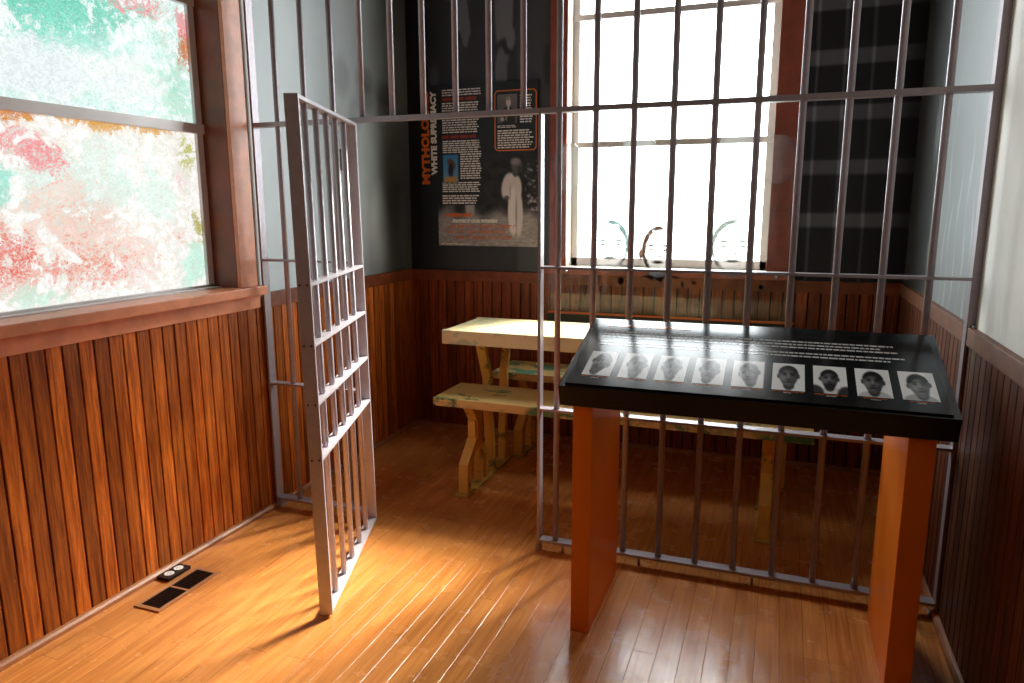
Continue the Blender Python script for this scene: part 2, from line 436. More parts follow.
su = stained('stained_upper', -1.90, -.215, 2.04, 2.60, lin(206, 240, 230), [
    (.54, .78, .42, .40, TEAL, .9, .7), (.66, .50, .30, .30, lin(130, 222, 200), .7, 1.2), (.80, .28, .30, .30, WHT, .9, .6), (.46, .20, .34, .28, lin(232, 240, 244), .9, .6), (.94, .28, .14, .45, lin(120, 218, 180), .7, 1.5), (.70, .55, .06, .5, lin(150, 170, 176), .5, 1.9),
    (.78, .96, .20, .26, lin(240, 150, 156), .85, 1.3), (.88, .86, .16, .26, lin(226, 96, 96), .8, 1.9), (.80, .66, .12, .2, PINK, .6, 2.1), (.99, .60, .045, .26, ORNG, .95, 1.2), (.93, .66, .07, .26, OLIV, .8, 1.9),
    (.42, .78, .07, .34, LILA, .7, 1.2), (.99, .84, .05, .2, PINK, .8, 1.2), (.40, .5, .05, .4, LILA, .4, 1.5)], 1.3)
sl = stained('stained_lower', -1.90, -.215, 1.25, 2.02, lin(244, 238, 228), [
    (.60, .62, .36, .40, lin(214, 240, 228), .6, 1.1), (.60, .36, .40, .40, lin(244, 196, 180), .7, 1.3), (.50, .80, .14, .18, lin(238, 110, 118), .85, 1.4), (.42, .62, .06, .14, lin(120, 220, 200), .7, 1.1),
    (.70, .985, .46, .07, lin(220, 156, 40), .95, 1.0), (.40, .985, .3, .07, ORNG, .8, 1.1), (.60, .94, .4, .07, lin(220, 160, 60), .7, 1.9),
    (.52, .18, .30, .26, lin(228, 116, 92), .8, 1.6), (.42, .30, .10, .22, lin(222, 92, 76), .8, 1.5), (.62, .48, .26, .5, lin(214, 120, 86), .75, 2.15), (.60, .24, .34, .26, lin(206, 112, 40), .7, 2.15),
    (.97, .86, .06, .20, lin(176, 178, 20), .9, 1.4), (.99, .40, .06, .18, OLIV, .9, 1.3), (.93, .66, .07, .2, lin(226, 120, 110), .7, 1.9), (.90, .34, .14, .24, ORNG, .75, 2.0), (.82, .58, .16, .24, lin(220, 244, 232), .7, .8),
    (.96, .14, .09, .18, lin(190, 240, 220), .8, .9), (.48, .05, .10, .12, lin(190, 236, 214), .7, 1.1), (.74, .14, .26, .16, PINK, .6, 2.0)], 4.1)
stt = stained('stained_top', -1.90, -.215, 2.63, 2.98, MINT, [(.7, .4, .5, .6, TEAL, .7, .8), (.9, .5, .2, .6, PINK, .6, 1)], 7.7)
w1 = bpy.data.objects.new('window_1', None); COL.objects.link(w1); w1['kind'] = 'structure'
y0, y1, z0, z1 = LW['y0'], LW['y1'], LW['z0'], LW['z1']
b = MB()                                              # timber lining of the opening
b.box(-T + .03, .0, y1 - .001, y1 + .018, z0, z1, 'reveal').box(-T + .03, .0, y0 - .018, y0 + .001, z0, z1, 'reveal').box(-T + .03, 0, y0, y1, z1 - .001, z1 + .02, 'reveal')
b.build('jamb_lining', w1)
b = MB()
b.box(0, .022, y1, -.048, 1.24, z1 + .12, 'trim_left', .003).box(0, .022, y0 - .125, y0, 1.24, z1 + .12, 'trim_left', .003).box(0, .024, y0 - .125, -.048, z1, z1 + .12, 'trim_left', .003)
b.build('casing', w1)
MB().box(-.10, .062, y0 - .15, -.022, 1.194, 1.240, 'trim_left', .005).build('sill', w1)
MB().box(0, .024, y0 - .13, -.036, ZC + .008, 1.194, 'trim_left', .003).build('apron', w1)
MB().box(-.10 - .12, -.10, y0, y1, 1.20, 1.246, 'aluminium').build('lower_sill', w1)
b = MB()
for (a0, a1, c0, c1, dx) in [(y1 - .040, y1, z0, z1, 0), (y0, y0 + .040, z0, z1, 0), (y0, y1, 1.236, 1.256, 0), (y0, y1, 2.000, 2.046, .012), (y0, y1, 2.594, 2.632, .008), (y0, y1, z1 - .03, z1, 0)]:
    b.box(GX - .03 - dx * .2, GX + .018 + dx, a0, a1, c0, c1, 'aluminium', .002)
b.build('window_frame', w1)
MB().box(GX - .006, GX, y0 + .03, y1 - .03, 1.25, 2.01, 'stained_lower').build('pane', w1, label='lower painted glass pane, pink and orange blotches on white')
MB().box(GX - .006, GX, y0 + .03, y1 - .03, 2.04, 2.60, 'stained_upper').build('pane', w1, label='middle painted glass pane, teal and mint with pink corner')
MB().box(GX - .006, GX, y0 + .03, y1 - .03, 2.63, 2.99, 'stained_top').build('pane', w1, label='top painted glass pane, mint and teal')

# ------------------------------------------------------------------ window at the end of the cell
t = NT('clear_glass'); tr = t.n('ShaderNodeBsdfTransparent'); tr.inputs[0].default_value = (.96, .98, .98, 1)
gl = t.n('ShaderNodeBsdfGlossy'); gl.inputs['Roughness'].default_value = .02
fr = t.n('ShaderNodeFresnel'); fr.inputs[0].default_value = 1.45
mx = t.n('ShaderNodeMixShader'); t.l(t.math('MULTIPLY', fr.outputs[0], t.math('SUBTRACT', 1.0, t.n('ShaderNodeNewGeometry').outputs['Backfacing'])), mx.inputs[0]); t.l(tr.outputs[0], mx.inputs[1]); t.l(gl.outputs[0], mx.inputs[2]); t.l(mx.outputs[0], t.out.inputs[0]); M['clear_glass'] = t.m
w2 = bpy.data.objects.new('window_2', None); COL.objects.link(w2); w2['kind'] = 'structure'; w2.location = (0, 0, 0)
x0, x1, z0, z1 = BW['x0'], BW['x1'], BW['z0'], BW['z1']
b = MB(); b.box(x0 - .018, x0 + .001, D, D + T, z0, z1, 'reveal_back').box(x1 - .001, x1 + .018, D, D + T, z0, z1, 'reveal_back').box(x0, x1, D, D + T, z1 - .001, z1 + .02, 'reveal_back').box(x0, x1, D + .005, D + T, z0 - .02, z0 + .002, 'reveal_back')
b.build('jamb_lining', w2)
b = MB(); b.box(x0 - .118, x0, D - .024, D, 1.21, z1 + .13, 'casing_back', .004).box(x1, x1 + .142, D - .024, D, 1.21, z1 + .13, 'casing_back', .004).box(x0 - .118, x1 + .142, D - .026, D, z1, z1 + .13, 'casing_back', .004)
b.build('casing', w2)
MB().box(x0 - .15, x1 + .17, D - .05, D + .1, 1.190, 1.232, 'casing_back', .005).build('sill', w2)
gy = D + .13
b = MB()
for (a0, a1, c0, c1, dy) in [(x0, x0 + .045, z0, z1, 0), (x1 - .045, x1, z0, z1, 0), (x0, x1, z0, z0 + .06, 0), (x0, x1, 2.034, 2.072, .02), (x0, x1, 2.846, 2.884, .01), (x0, x1, z1 - .05, z1, 0)]:
    b.box(a0, a1, gy - .02 - dy, gy + .02, c0, c1, 'sash_back', .003)
b.build('window_frame', w2)
MB().box(x0 + .03, x1 - .03, gy - .003, gy + .003, z0 + .04, 2.05, 'clear_glass').build('pane', w2)
MB().box(x0 + .03, x1 - .03, gy - .003, gy + .003, 2.055, 2.86, 'clear_glass').build('pane', w2)
MB().box(x0 + .03, x1 - .03, gy - .003, gy + .003, 2.87, z1 - .03, 'clear_glass').build('pane', w2)

# ------------------------------------------------------------------ photographic murals above the wainscot inside the cell
def mural_left(s, t):                                  # s: from the bars to the corner, t: downwards from the ceiling
    v = 204 + 5 * grain(s, t, 9) + 3 * grain(s, t, 31)
    for (cx, cy, rx, ry, d) in [(a_, b_, c_, d_, .55 * e_) for (a_, b_, c_, d_, e_) in [(.50, .43, .05, .05, -40), (.50, .60, .09, .16, -10), (.66, .47, .055, .05, -56), (.66, .42, .06, .035, -60), (.66, .70, .11, .19, 40), (.80, .50, .06, .05, -46), (.80, .445, .065, .035, -60), (.82, .72, .1, .16, -34),
                               (.58, .84, .07, .16, 20), (.74, .86, .07, .13, 60), (.36, .62, .08, .2, -8), (.90, .66, .05, .05, 30), (.93, .86, .04, .12, 24), (.58, .52, .04, .04, -30), (.88, .80, .12, .25, -50)]]:
        v += d * ell(s, t, cx, cy, rx, ry, .5)
    v -= 40 * sm(.15, .5, s) + 70 * sm(.5, .92, s)  # light falloff towards the back corner, painted into the print
    return lin(max(8, v * .96), max(8, v), max(8, v * 1.01))
def mural_dark(s, t):                                  # s: left corner to the window
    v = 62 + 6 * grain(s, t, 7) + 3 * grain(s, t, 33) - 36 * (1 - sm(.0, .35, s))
    if .36 < s < .47 and t < .29: v = lerp(v, 118, sm(.355, .375, s) * (1 - sm(.40 + t * .24, .41 + t * .24, s)) * (1 - sm(.265, .275, t + .03 * math.sin(s * 70))))
    v = lerp(v, 128, ell(s, t, .69, .16, .062, .20, .12)); v = lerp(v, 50, ell(s, t, .70, .30, .06, .025, .3)); v = lerp(v, 128, ell(s, t, .735, .275, .03, .035, .2))
    v = lerp(v, 116, ell(s, t, .67, .38, .04, .08, .15)); v = lerp(v, 80, ell(s, t, .20, .39, .035, .05, .5))
    v = lerp(v, 84, sm(.76, .80, s) * .8); v = lerp(v, 60, ell(s, t, .98, .36, .03, .06, .2))
    return lin(v * .95, v * .97, v * 1.05)
def mural_bars(s, t):
    v = 30 + 5 * grain(s, t, 8)
    z = 3.35 - t * 2.15
    for zc in (2.80, 2.50, 2.19, 1.88, 1.57): v += 62 * (sm(-.055, -.04, z - zc) - sm(.03, .045, z - zc))
    k = (s * 4.2 + .1 * (z - 2)) % 1.0
    v += 44 * (sm(.40, .44, k) - sm(.52, .56, k))
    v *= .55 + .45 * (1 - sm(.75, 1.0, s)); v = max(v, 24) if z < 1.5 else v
    return lin(v * .96, v * .98, v * 1.06)
def mural_right(s, t):                                 # s: from the corner to the bars
    v = 146 + 6 * grain(s, t, 6) + 3 * grain(s, t, 27)
    for k, (c, top) in enumerate([(.45, .62), (.52, .70), (.60, .55), (.66, .74), (.74, .66), (.83, .6), (.9, .72)]):
        v += 42 * math.exp(-((s - c - .01 * math.sin(t * 31 + k)) / .006) ** 2) * sm(top, top + .08, t) * (.6 + .4 * math.sin(t * 40 + k * 2))
    v -= 84 * (1 - sm(.34, .46 + .03 * math.sin(t * 47) + .02 * math.sin(t * 19), s))  # corner shade painted into the print, ending at a ragged torn edge
    v += 40 * ell(s, t, .34, .62, .03, .08, .4)
    return lin(v * .95, v * .99, v * 1.0)
def mural(name, label, place, nx, ny, f, back):
    o = raster(name, nx, ny, place, f, 'mural_print'); o['label'] = label; o['category'] = 'wall mural'
    so = o.modifiers.new('thickness', 'SOLIDIFY'); so.thickness = .003; so.offset = -1
    return o
ZT, ZB = 3.35, 1.1965
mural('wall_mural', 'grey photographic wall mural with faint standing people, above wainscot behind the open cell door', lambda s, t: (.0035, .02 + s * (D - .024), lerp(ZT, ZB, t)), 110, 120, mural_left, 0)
MB().box(.0, .006, .02, D, 3.35, H, 'plaster_cell').build('trim_7', kind='structure')
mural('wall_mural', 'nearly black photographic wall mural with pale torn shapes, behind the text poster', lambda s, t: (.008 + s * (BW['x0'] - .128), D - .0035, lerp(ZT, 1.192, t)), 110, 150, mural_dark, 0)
mural('wall_mural', 'black photographic wall mural of jail bars, between window and right corner of cell', lambda s, t: (BW['x1'] + .150 + s * (W - BW['x1'] - .158), D - .0035, lerp(ZT, 1.192, t)), 80, 200, mural_bars, 0)
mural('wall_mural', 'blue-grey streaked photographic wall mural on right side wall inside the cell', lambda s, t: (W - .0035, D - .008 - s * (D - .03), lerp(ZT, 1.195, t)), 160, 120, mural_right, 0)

# ------------------------------------------------------------------ the barred partition across the room
RB = .0136
pw = thing('barred_partition', 'grey steel jail bar partition spanning the room from wall to wall', 'jail bars', (0, 0, 0))
XK = lambda k: .172 + k * .1637
JX, HX = 1.571, .612
def longbar(z0, z1):
    b = MB(); b.cyl((0, 0, z0), (0, 0, z1), RB, 'steel', 18); return b.mesh('bar')
full = longbar(.052, H); upper = longbar(2.045, H); low = full
for k in range(19):
    me = upper if 2 < k < 9 else full
    if k == 2: me = full
    o = bpy.data.objects.new('bar', me); COL.objects.link(o); attach(o, pw); o.location = (XK(k), 0, 0)
def post(x0, x1, z1=H): MB().box(x0, x1, -.025, .025, 0, z1, 'steel', .0015).build('post', pw)
post(.028, .040); post(HX - .012, HX, 2.04); post(JX - .013, JX, 2.04); MB().box(W - .029, W - .017, -.025, .025, 0, 1.2, 'steel').box(W - .029, W - .0005, -.025, .025, 1.2, H, 'steel').build('post', pw)
def rail(x0, x1, zc, h): MB().box(x0, x1, -.026, .026, zc - h / 2, zc + h / 2, 'steel', .0015).build('rail', pw)
rail(.04, W - .029, 2.052, .022)
for zc in (1.372, .709): rail(.04, HX - .012, zc, .012); rail(JX, W - .029, zc, .012)
rail(.04, HX - .012, .054, .014); rail(JX, W - .029, .054, .014)
for x in (.3, HX - .04, JX + .11, 2.05, 2.55, W - .15): MB().cyl((x, 0, 0), (x, 0, .05), .006, 'steel', 10).build('foot_pin', pw)
for x in (.028, W - .041): MB().box(x - .006, x + .022, -.035, .035, 0, .006, 'steel', .001).build('foot_plate', pw)

# ------------------------------------------------------------------ the open barred door
hx, hy, ex, ey = .634, -.012, .937, -.868
ang = math.atan2(ey - hy, ex - hx); DL = math.hypot(ex - hx, ey - hy)
dr = thing('cell_door', 'grey steel barred cell door standing open towards the viewer', 'jail door', (hx, hy, .012), ang); dr.rotation_euler[0] = .013   # it sags a little on its hinges
dth = .026
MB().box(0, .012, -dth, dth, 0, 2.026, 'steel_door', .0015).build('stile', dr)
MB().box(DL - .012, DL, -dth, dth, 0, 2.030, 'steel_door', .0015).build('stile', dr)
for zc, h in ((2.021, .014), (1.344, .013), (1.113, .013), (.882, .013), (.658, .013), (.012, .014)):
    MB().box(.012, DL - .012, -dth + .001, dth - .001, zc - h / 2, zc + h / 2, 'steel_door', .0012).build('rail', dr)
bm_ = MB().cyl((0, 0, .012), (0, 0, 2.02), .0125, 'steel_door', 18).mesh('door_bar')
for k in range(5):
    o = bpy.data.objects.new('bar', bm_); COL.objects.link(o); attach(o, dr); o.location = (DL * (k + 1) / 6.0, 0, 0)
for zc in (1.344, 1.113, .882, .658):
    for yy in (-.014, .014): MB().cyl((DL - .001, yy, zc), (DL + .0025, yy, zc), .0045, 'screw', 10).build('screw', dr)
for zc in (1.82, .25):
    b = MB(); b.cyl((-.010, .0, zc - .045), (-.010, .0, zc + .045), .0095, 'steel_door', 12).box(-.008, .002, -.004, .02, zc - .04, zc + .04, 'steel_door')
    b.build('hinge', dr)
MB().box(.10, .112, -.034, -.026, 1.80, 1.90, 'screw', .001).build('latch_bar', dr)

# ------------------------------------------------------------------ reading board on two orange legs
st = thing('exhibit_stand', 'black tilted reading board with nine portrait photographs on two orange slab legs', 'display stand', (2.49, -.36, 0))
OFF = Vector((-2.49, .36, 0))
BY0, BZ0, BY1, BZ1 = -.664, 1.004, -.115, 1.174
sl_ = (BZ1 - BZ0) / (BY1 - BY0); bl = math.hypot(BY1 - BY0, BZ1 - BZ0)
eu = Vector((0, (BY1 - BY0) / bl, (BZ1 - BZ0) / bl)); en = Vector((0, -eu.z, eu.y))
O0 = Vector((1.848, BY0, BZ0)); BWD = 3.132 - 1.848
def bd(x, y, z=0.0): return O0 + Vector((x, 0, 0)) + eu * y + en * z + OFF     # board frame: x along, y up the slope, z off the face
def bbox(x0, x1, y0, y1, z0, z1, m, bev=0.0):
    b = MB(); b.box(x0, x1, y0, y1, z0, z1, m, bev)
    for v in b.bm.verts: v.co = bd(*v.co)
    return b
bbox(0, BWD, 0, bl, -.088, -.004, 'board_black', .004).build('board', st)
pp = bbox(.022, BWD - .022, .014, bl - .016, -.004, .003, 'panel_print', .0015).build('print_panel', st)
for (a, c) in ((1.893, 1.966), (3.000, 3.080)):
    ya, yb = -.612, -.10
    zt = lambda y: BZ0 + (y - BY0) * sl_ - .0885 / eu.y
    pts = [(a, ya, 0), (a, yb, 0), (a, yb, zt(yb)), (a, ya, zt(ya))]
    MB().prism([Vector(p) + OFF for p in pts], (c - a, 0, 0), 'leg_orange', .002).build('leg', st)
# nine portraits; each prints a head with hair, brows, eyes, nose and mouth on a pale ground
def portrait(p):
    def f(s, t):
        s2 = (s - .5) / (1.16 * p.get('k', 1)) + .5 - p['dx']; t2 = (t - .47) / (1.16 * p.get('k', 1)) + .47
        r = p['rot']; c, n_ = math.cos(r), math.sin(r)
        a, b_ = s2 - .5, t2 - .46; a, b_ = a * c + b_ * n_, -a * n_ + b_ * c
        v = p['bg']
        if p['body']:
            sh = ell(s, t, .5, 1.12, .52, .34, .08); v = lerp(v, p['body'], sh)
            if p.get('lapel'): v = lerp(v, 60, ell(s, t, .03, 1.02, .28, .30, .15)); v = lerp(v, 60, ell(s, t, .97, 1.02, .28, .30, .15))
        v = lerp(v, p['skin'] - 30, ell(a, b_, 0, .30, .15, .16, .12))               # neck
        tu = p['turn']
        for e in (-1, 1):
            if e * tu < .08: v = lerp(v, p['skin'] - 20, ell(a, b_, e * .265, .02, .045, .075, .2))
        face = max(ell(a, b_, 0, -.01, .258, .31, .08), ell(a, b_, 0, .14, .205, .235 if not p.get('round') else .20, .08)); g = p['skin'] + 26 * ell(a, b_, -.10 + tu, .02, .16, .2, .9) - 26 * ell(a, b_, .20 - tu, .1, .12, .3, .7)
        for e in (-1, 1):
            g = lerp(g, p['skin'] - 62, ell(a, b_, e * .105 + tu, -.03, .055, .026, .5)); g = lerp(g, 18, ell(a, b_, e * .105 + tu, -.028, .022, .02, .4))
            g = lerp(g, 26, .8 * ell(a, b_, e * .11 + tu, -.085, .075, .018, .5)); g += 22 * ell(a, b_, e * .14 + tu, .09, .06, .05, .8)
        g += 30 * ell(a, b_, tu * 1.1, .03, .022, .09, .7); g = lerp(g, p['skin'] - 60, ell(a, b_, tu * 1.1, .125, .055, .02, .5))
        g = lerp(g, p['skin'] - 66, ell(a, b_, tu, .205, .085, .022, .4)); g += 16 * ell(a, b_, tu, .245, .06, .018, .5)
        if p.get('beard'): g = lerp(g, 24, .75 * ell(a, b_, tu * .5, .30, .2, .12, .5))
        v = lerp(v, g, face)
        hair = ell(a, b_, 0, -.07, .266, .26, .08) * (1 - ell(a, b_, tu * .8, .17, .262, .36, .16)) * (1 - sm(-.10, -.02, b_))
        v = lerp(v, p['hair'], hair)
        return g2l(v)
    return f
PS = [dict(dx=.0, rot=.32, turn=-.05, skin=80, hair=44, bg=252, body=0), dict(dx=.02, rot=.05, turn=.0, skin=104, hair=62, bg=252, body=0, beard=0, k=1.05),
      dict(dx=-.02, rot=-.05, turn=.02, skin=102, hair=70, bg=252, body=0, round=1), dict(dx=.0, rot=.12, turn=.0, skin=110, hair=84, bg=252, body=0), dict(dx=.03, rot=-.20, turn=-.06, skin=100, hair=66, bg=252, body=0),
      dict(dx=.0, rot=-.04, turn=.0, skin=88, hair=44, bg=252, body=0, round=1), dict(dx=-.02, rot=.0, turn=.0, skin=88, hair=30, bg=252, body=226, lapel=1, beard=1, k=.88), dict(dx=.0, rot=.03, turn=-.01, skin=84, hair=14, bg=252, body=198, k=.98), dict(dx=.02, rot=-.12, turn=.02, skin=106, hair=16, bg=252, body=182, k=1.0)]
PL = ['first portrait, head tilted', 'second portrait, facing front', 'third portrait, faded', 'fourth portrait, most faded', 'fifth portrait, head turned', 'sixth portrait, head upright', 'seventh portrait, dark lapels', 'eighth portrait, pale shirt', 'ninth portrait, light shirt at right end']
PX0, PX1, PY0, PY1 = .068, 1.235, .082, .268
pw_ = .1055; gap = (PX1 - PX0 - 9 * pw_) / 8
rnd = random.Random(3)
for k in range(9):
    a = PX0 + k * (pw_ + gap)
    raster('portrait_photo', 30, 40, lambda s, t, a=a: bd(a + s * pw_, lerp(PY1, PY0, t), .0036), portrait(PS[k]), 'print_gloss', pp, label=PL[k])
    b = MB(); wd = pw_ * (.95 if k not in (7, 8) else .7); x_ = a + (pw_ - wd) / 2
    greek(b, lambda s, t: bd(s, -t, .0038), x_, x_ + wd, -PY0 + .006, -PY0 + .0105, 1, 'board_orange', rnd, 0, .9, .03)
    greek(b, lambda s, t: bd(s, -t, .0038), a + pw_ * .36, a + pw_ * .64, -PY0 + .015, -PY0 + .0185, 1, 'board_white', rnd, 0, .9, .012)
    b.build('caption', pp)
b = MB(); greek(b, lambda s, t: bd(s, -t, .0038), .075, .42, -.515, -.485, 1, 'board_orange', rnd, 0, .8, .05); b.build('heading_text', pp)
b = MB()
for (t0, t1, s1, rows) in ((-.455, -.385, 1.18, 3), (-.365, -.318, 1.21, 2)):
    b = MB(); greek(b, lambda s, t: bd(s, -t, .0038), .075, s1, t0, t1, rows, 'board_white', rnd, .12, .42, .022); b.build('body_text', pp)

# ------------------------------------------------------------------ mess table and its two benches
def zleg(pts, x, w, th, m):
    """a bent flat leg: offset the centre line in the y-z plane, extrude along x"""
    n_ = len(pts); L_, R_ = [], []
    for i, (y, z) in enumerate(pts):
        a = Vector(pts[max(0, i - 1)]); c = Vector(pts[min(n_ - 1, i + 1)]); d = (c - a).normalized()
        if 0 < i < n_ - 1:
            d1 = (Vector(pts[i]) - a).normalized(); d2 = (c - Vector(pts[i])).normalized(); nn = (Vector((-d1.y, d1.x)) + Vector((-d2.y, d2.x)))
            nn = nn.normalized(); k = th / 2 / max(.5, nn.dot(Vector((-d1.y, d1.x))))
        else: nn = Vector((-d.y, d.x)); k = th / 2 / max(.6, abs(d.y))
        if i in (0, n_ - 1): L_.append((y + th / 2 * 1.1, z)); R_.append((y - th / 2 * 1.1, z))
        else:
            p, q = Vector((y, z)) + nn * k, Vector((y, z)) - nn * k
            if p.x < q.x: p, q = q, p
            L_.append(tuple(p)); R_.append(tuple(q))
    out = [(x - w / 2, y, z) for y, z in L_] + [(x - w / 2, y, z) for y, z in R_[::-1]]
    return MB().prism(out, (w, 0, 0), m, .002)
TABX = 1.78
def bench(label, loc, rz, m):
    r = thing('bench', label, 'bench', loc, rz, 'benches of the mess table')
    MB().box(-1.005, 1.005, -.19, .19, .530, .578, m, .006).build('seat', r)
    for x in (-.835, .805):
        MB().box(x - .04, x + .04, -.20, .20, 0, .014, 'foot_paint', .002).build('foot_plate', r)
        f_ = [(-.085, .530), (.02, .40), (.02, .325), (-.135, .175), (-.14, .014)]
        zleg(f_, x - .0, .058, .048, 'leg_paint').build('leg', r)
        zleg([(-y, z) for y, z in f_], x + .0, .046, .040, 'leg_paint').build('leg', r)
        MB().box(x - .022, x + .022, .04, .075, .014, .53, 'leg_paint', .002).build('upright', r)
    return r
bench('worn cream bench with green chips, in front of the mess table nearest the bars', (TABX, .632, 0), -.012, 'bench_paint')
bench('worn green and cream bench behind the mess table, by the back wall', (TABX + .07, 1.362, 0), -.012, 'back_bench_paint')
tb = thing('mess_table', 'cream painted wooden mess table between two benches inside the cell', 'table', (TABX, 1.0, 0), -.012)
b = MB(); b.box(-1.078, 1.10, -.25, .25, .872, .914, 'table_paint', .006); b.build('table_top', tb)
b = MB(); b.box(-1.08, 1.10, -.272, -.236, .832, .918, 'table_paint', .008); b.build('apron', tb)
b = MB(); b.box(-1.08, 1.10, .236, .272, .832, .918, 'table_paint', .008); b.build('apron', tb)
for x in (-.84, .80):
    MB().box(x - .045, x + .045, -.155, .155, 0, .014, 'foot_paint', .002).build('foot_plate', tb)
    f_ = [(-.245, .872), (-.135, .61), (-.13, .40), (-.105, .20), (-.105, .014)]
    zleg(f_, x, .056, .036, 'leg_paint').build('leg', tb); zleg([(-y, z) for y, z in f_], x, .05, .034, 'leg_paint').build('leg', tb)
    MB().box(x - .03, x + .03, -.24, .24, .842, .872, 'leg_paint', .002).build('batten', tb)

# ------------------------------------------------------------------ text poster on the wall of the cell
po = thing('text_poster', 'black printed text poster with orange vertical title on back wall of cell', 'poster', (.548, D - .02, 1.368))
PYF = D - .030
PO = Vector((-.548, -(D - .02), -1.368))
def pc(x, z, d=.0): return Vector((x, PYF - d, z)) + PO
b = MB(); b.box(.105, 1.001, PYF, D - .004, 1.366, 2.478, 'poster_black', .002).xf(Matrix.Translation(PO)); b.build('board', po)
rot90 = Matrix.Rotation(math.pi / 2, 4, 'X')
def tm(x, z, up=False, d=.001):
    m = Matrix.Translation(pc(x, z, d)) @ rot90
    if up: m = m @ Matrix.Rotation(math.pi / 2, 4, 'Z')
    return m
text_mesh('title_lettering', 'MYTHOLOGIES', .08, 'ink_orange', po, tm(.188, 1.805, True), bold=.0042, fit=(.640, .066))
text_mesh('title_lettering', 'WHITE SUPREMACY', .06, 'ink_white', po, tm(.246, 1.868, True), bold=.0034, fit=(.575, .048))
rnd = random.Random(11); b = MB(); pl = lambda s, t: pc(s, -t, .0008)
for (a_, c_, t0, t1, rows, rg, m_, fl, wl_) in ((.292, .595, -2.450, -2.400, 3, .05, 'ink_pale', .5, .035), (.290, .595, -2.362, -2.150, 13, .14, 'ink_pale', .55, .035), (.290, .590, -2.105, -2.015, 6, .1, 'ink_pale', .55, .035),
        (.425, .590, -2.015, -1.835, 11, .14, 'ink_pale', .55, .035), (.284, .580, -1.820, -1.745, 5, .1, 'ink_pale', .55, .035), (.282, .565, -1.730, -1.662, 4, .1, 'ink_pale', .55, .035),
        (.872, .965, -2.388, -2.200, 11, .2, 'ink_pale', .55, .035), (.708, .850, -2.192, -2.172, 2, .1, 'ink_pale', .5, .035), (.708, .968, -2.162, -2.035, 8, .14, 'ink_pale', .55, .035),
        (.291, .560, -2.394, -2.368, 1, 0, 'ink_red', .8, .07), (.286, .545, -2.140, -2.114, 1, 0, 'ink_red', .8, .07)):
    b = MB(); greek(b, pl, a_, c_, t0, t1, rows, m_, rnd, rg, fl, wl_); b.build('heading_text' if m_ == 'ink_red' else 'body_text', po)
def photo_field(s, t):
    x, z = lerp(.246, 1.0, s), lerp(2.010, 1.369, t)
    v = 36 + 26 * grain(s, t, 26)
    v += 260 * max(0, grain(s, t, 55)) * sm(.82, .95, s) * sm(.05, .2, t) * (1 - sm(.55, .7, t))
    gnd = sm(.56, .72, t + .03 * math.sin(s * 23)); v = lerp(v, 172 + 26 * 1.6 * grain(s, t * 2.6, 50), gnd * .9)
    v = lerp(v, 170, ell(s, t, .33, .52, .05, .22, .3)); v = lerp(v, 150, .5 * ell(s, t, .12, .60, .06, .10, .5))
    v = lerp(v, 226, ell(x, z, .806, 1.775, .050, .098, .14)); v = lerp(v, 214, ell(x, z, .842, 1.765, .042, .095, .14))       # jacket
    v = lerp(v, 222, ell(x, z, .772, 1.785, .034, .085, .2, -.2)); v = lerp(v, 234, ell(x, z, .822, 1.61, .040, .165, .14)); v = lerp(v, 222, ell(x, z, .862, 1.595, .030, .155, .18))
    v = lerp(v, 120, .7 * ell(x, z, .843, 1.60, .006, .12, .5)); v = lerp(v, 84, .8 * ell(x, z, .775, 1.705, .020, .016, .3)); v = lerp(v, 150, .6 * ell(x, z, .80, 1.75, .006, .05, .5))
    v = lerp(v, 78, ell(x, z, .838, 1.875, .022, .03, .2)); v = lerp(v, 92, ell(x, z, .848, 1.925, .040, .046, .14)); v = lerp(v, 140, ell(x, z, .838, 1.948, .034, .024, .4)); v = lerp(v, 58, ell(x, z, .874, 1.897, .024, .018, .4))
    return lin(v, v * .95, v * .97)
def keep_field(s, t): x = lerp(.246, 1.0, s); z = lerp(2.010, 1.369, t); return z < 1.655 or x > .60
raster('outdoor_photo', 110, 96, lambda s, t: pc(lerp(.246, 1.0, s), lerp(2.010, 1.369, t), .0004), photo_field, 'print_matt', po, keep=keep_field, label='grey photograph of a standing man in white clothes, hands behind back')
def photo_sit(s, t):
    v = 120 - 30 * t + 5 * grain(s, t, 20)
    v = lerp(v, 40, ell(s, t, .55, .85, .35, .42, .1)); v = lerp(v, 225, ell(s, t, .56, .52, .05, .10, .2)); v = lerp(v, 214, ell(s, t, .56, .27, .12, .16, .12)); v = lerp(v, 150, ell(s, t, .56, .15, .12, .07, .3))
    v = lerp(v, 180, ell(s, t, .25, .86, .1, .08, .2)); v = lerp(v, 200, .7 * ell(s, t, .45, .8, .03, .14, .4))
    return lin(v, v * .94, v * .97)
raster('portrait_photo', 28, 34, lambda s, t: pc(lerp(.708, .852, s), lerp(2.392, 2.203, t), .0008), photo_sit, 'print_matt', po, label='grey photograph of a seated person in a dark suit')
def art(s, t):
    r_, g_, b_ = lerp(52, 110, t), lerp(130, 150, t), lerp(196, 190, t)
    k = ell(s, t, .55, .34, .26, .16, .3, .5); r_, g_, b_ = lerp(r_, 96, k), lerp(g_, 66, k), lerp(b_, 48, k)
    k = ell(s, t, .5, .56, .16, .22, .3); r_, g_, b_ = lerp(r_, 26, k), lerp(g_, 26, k), lerp(b_, 40, k)
    k = sm(.76, .82, t) * sm(.1, .14, s) * (1 - sm(.86, .9, s)); r_, g_, b_ = lerp(r_, 196, k), lerp(g_, 140, k), lerp(b_, 70, k)
    e = sm(0, .05, s) * sm(1, .95, s) * sm(0, .04, t) * sm(1, .96, t)
    return lin(r_ * e, g_ * e, b_ * e)
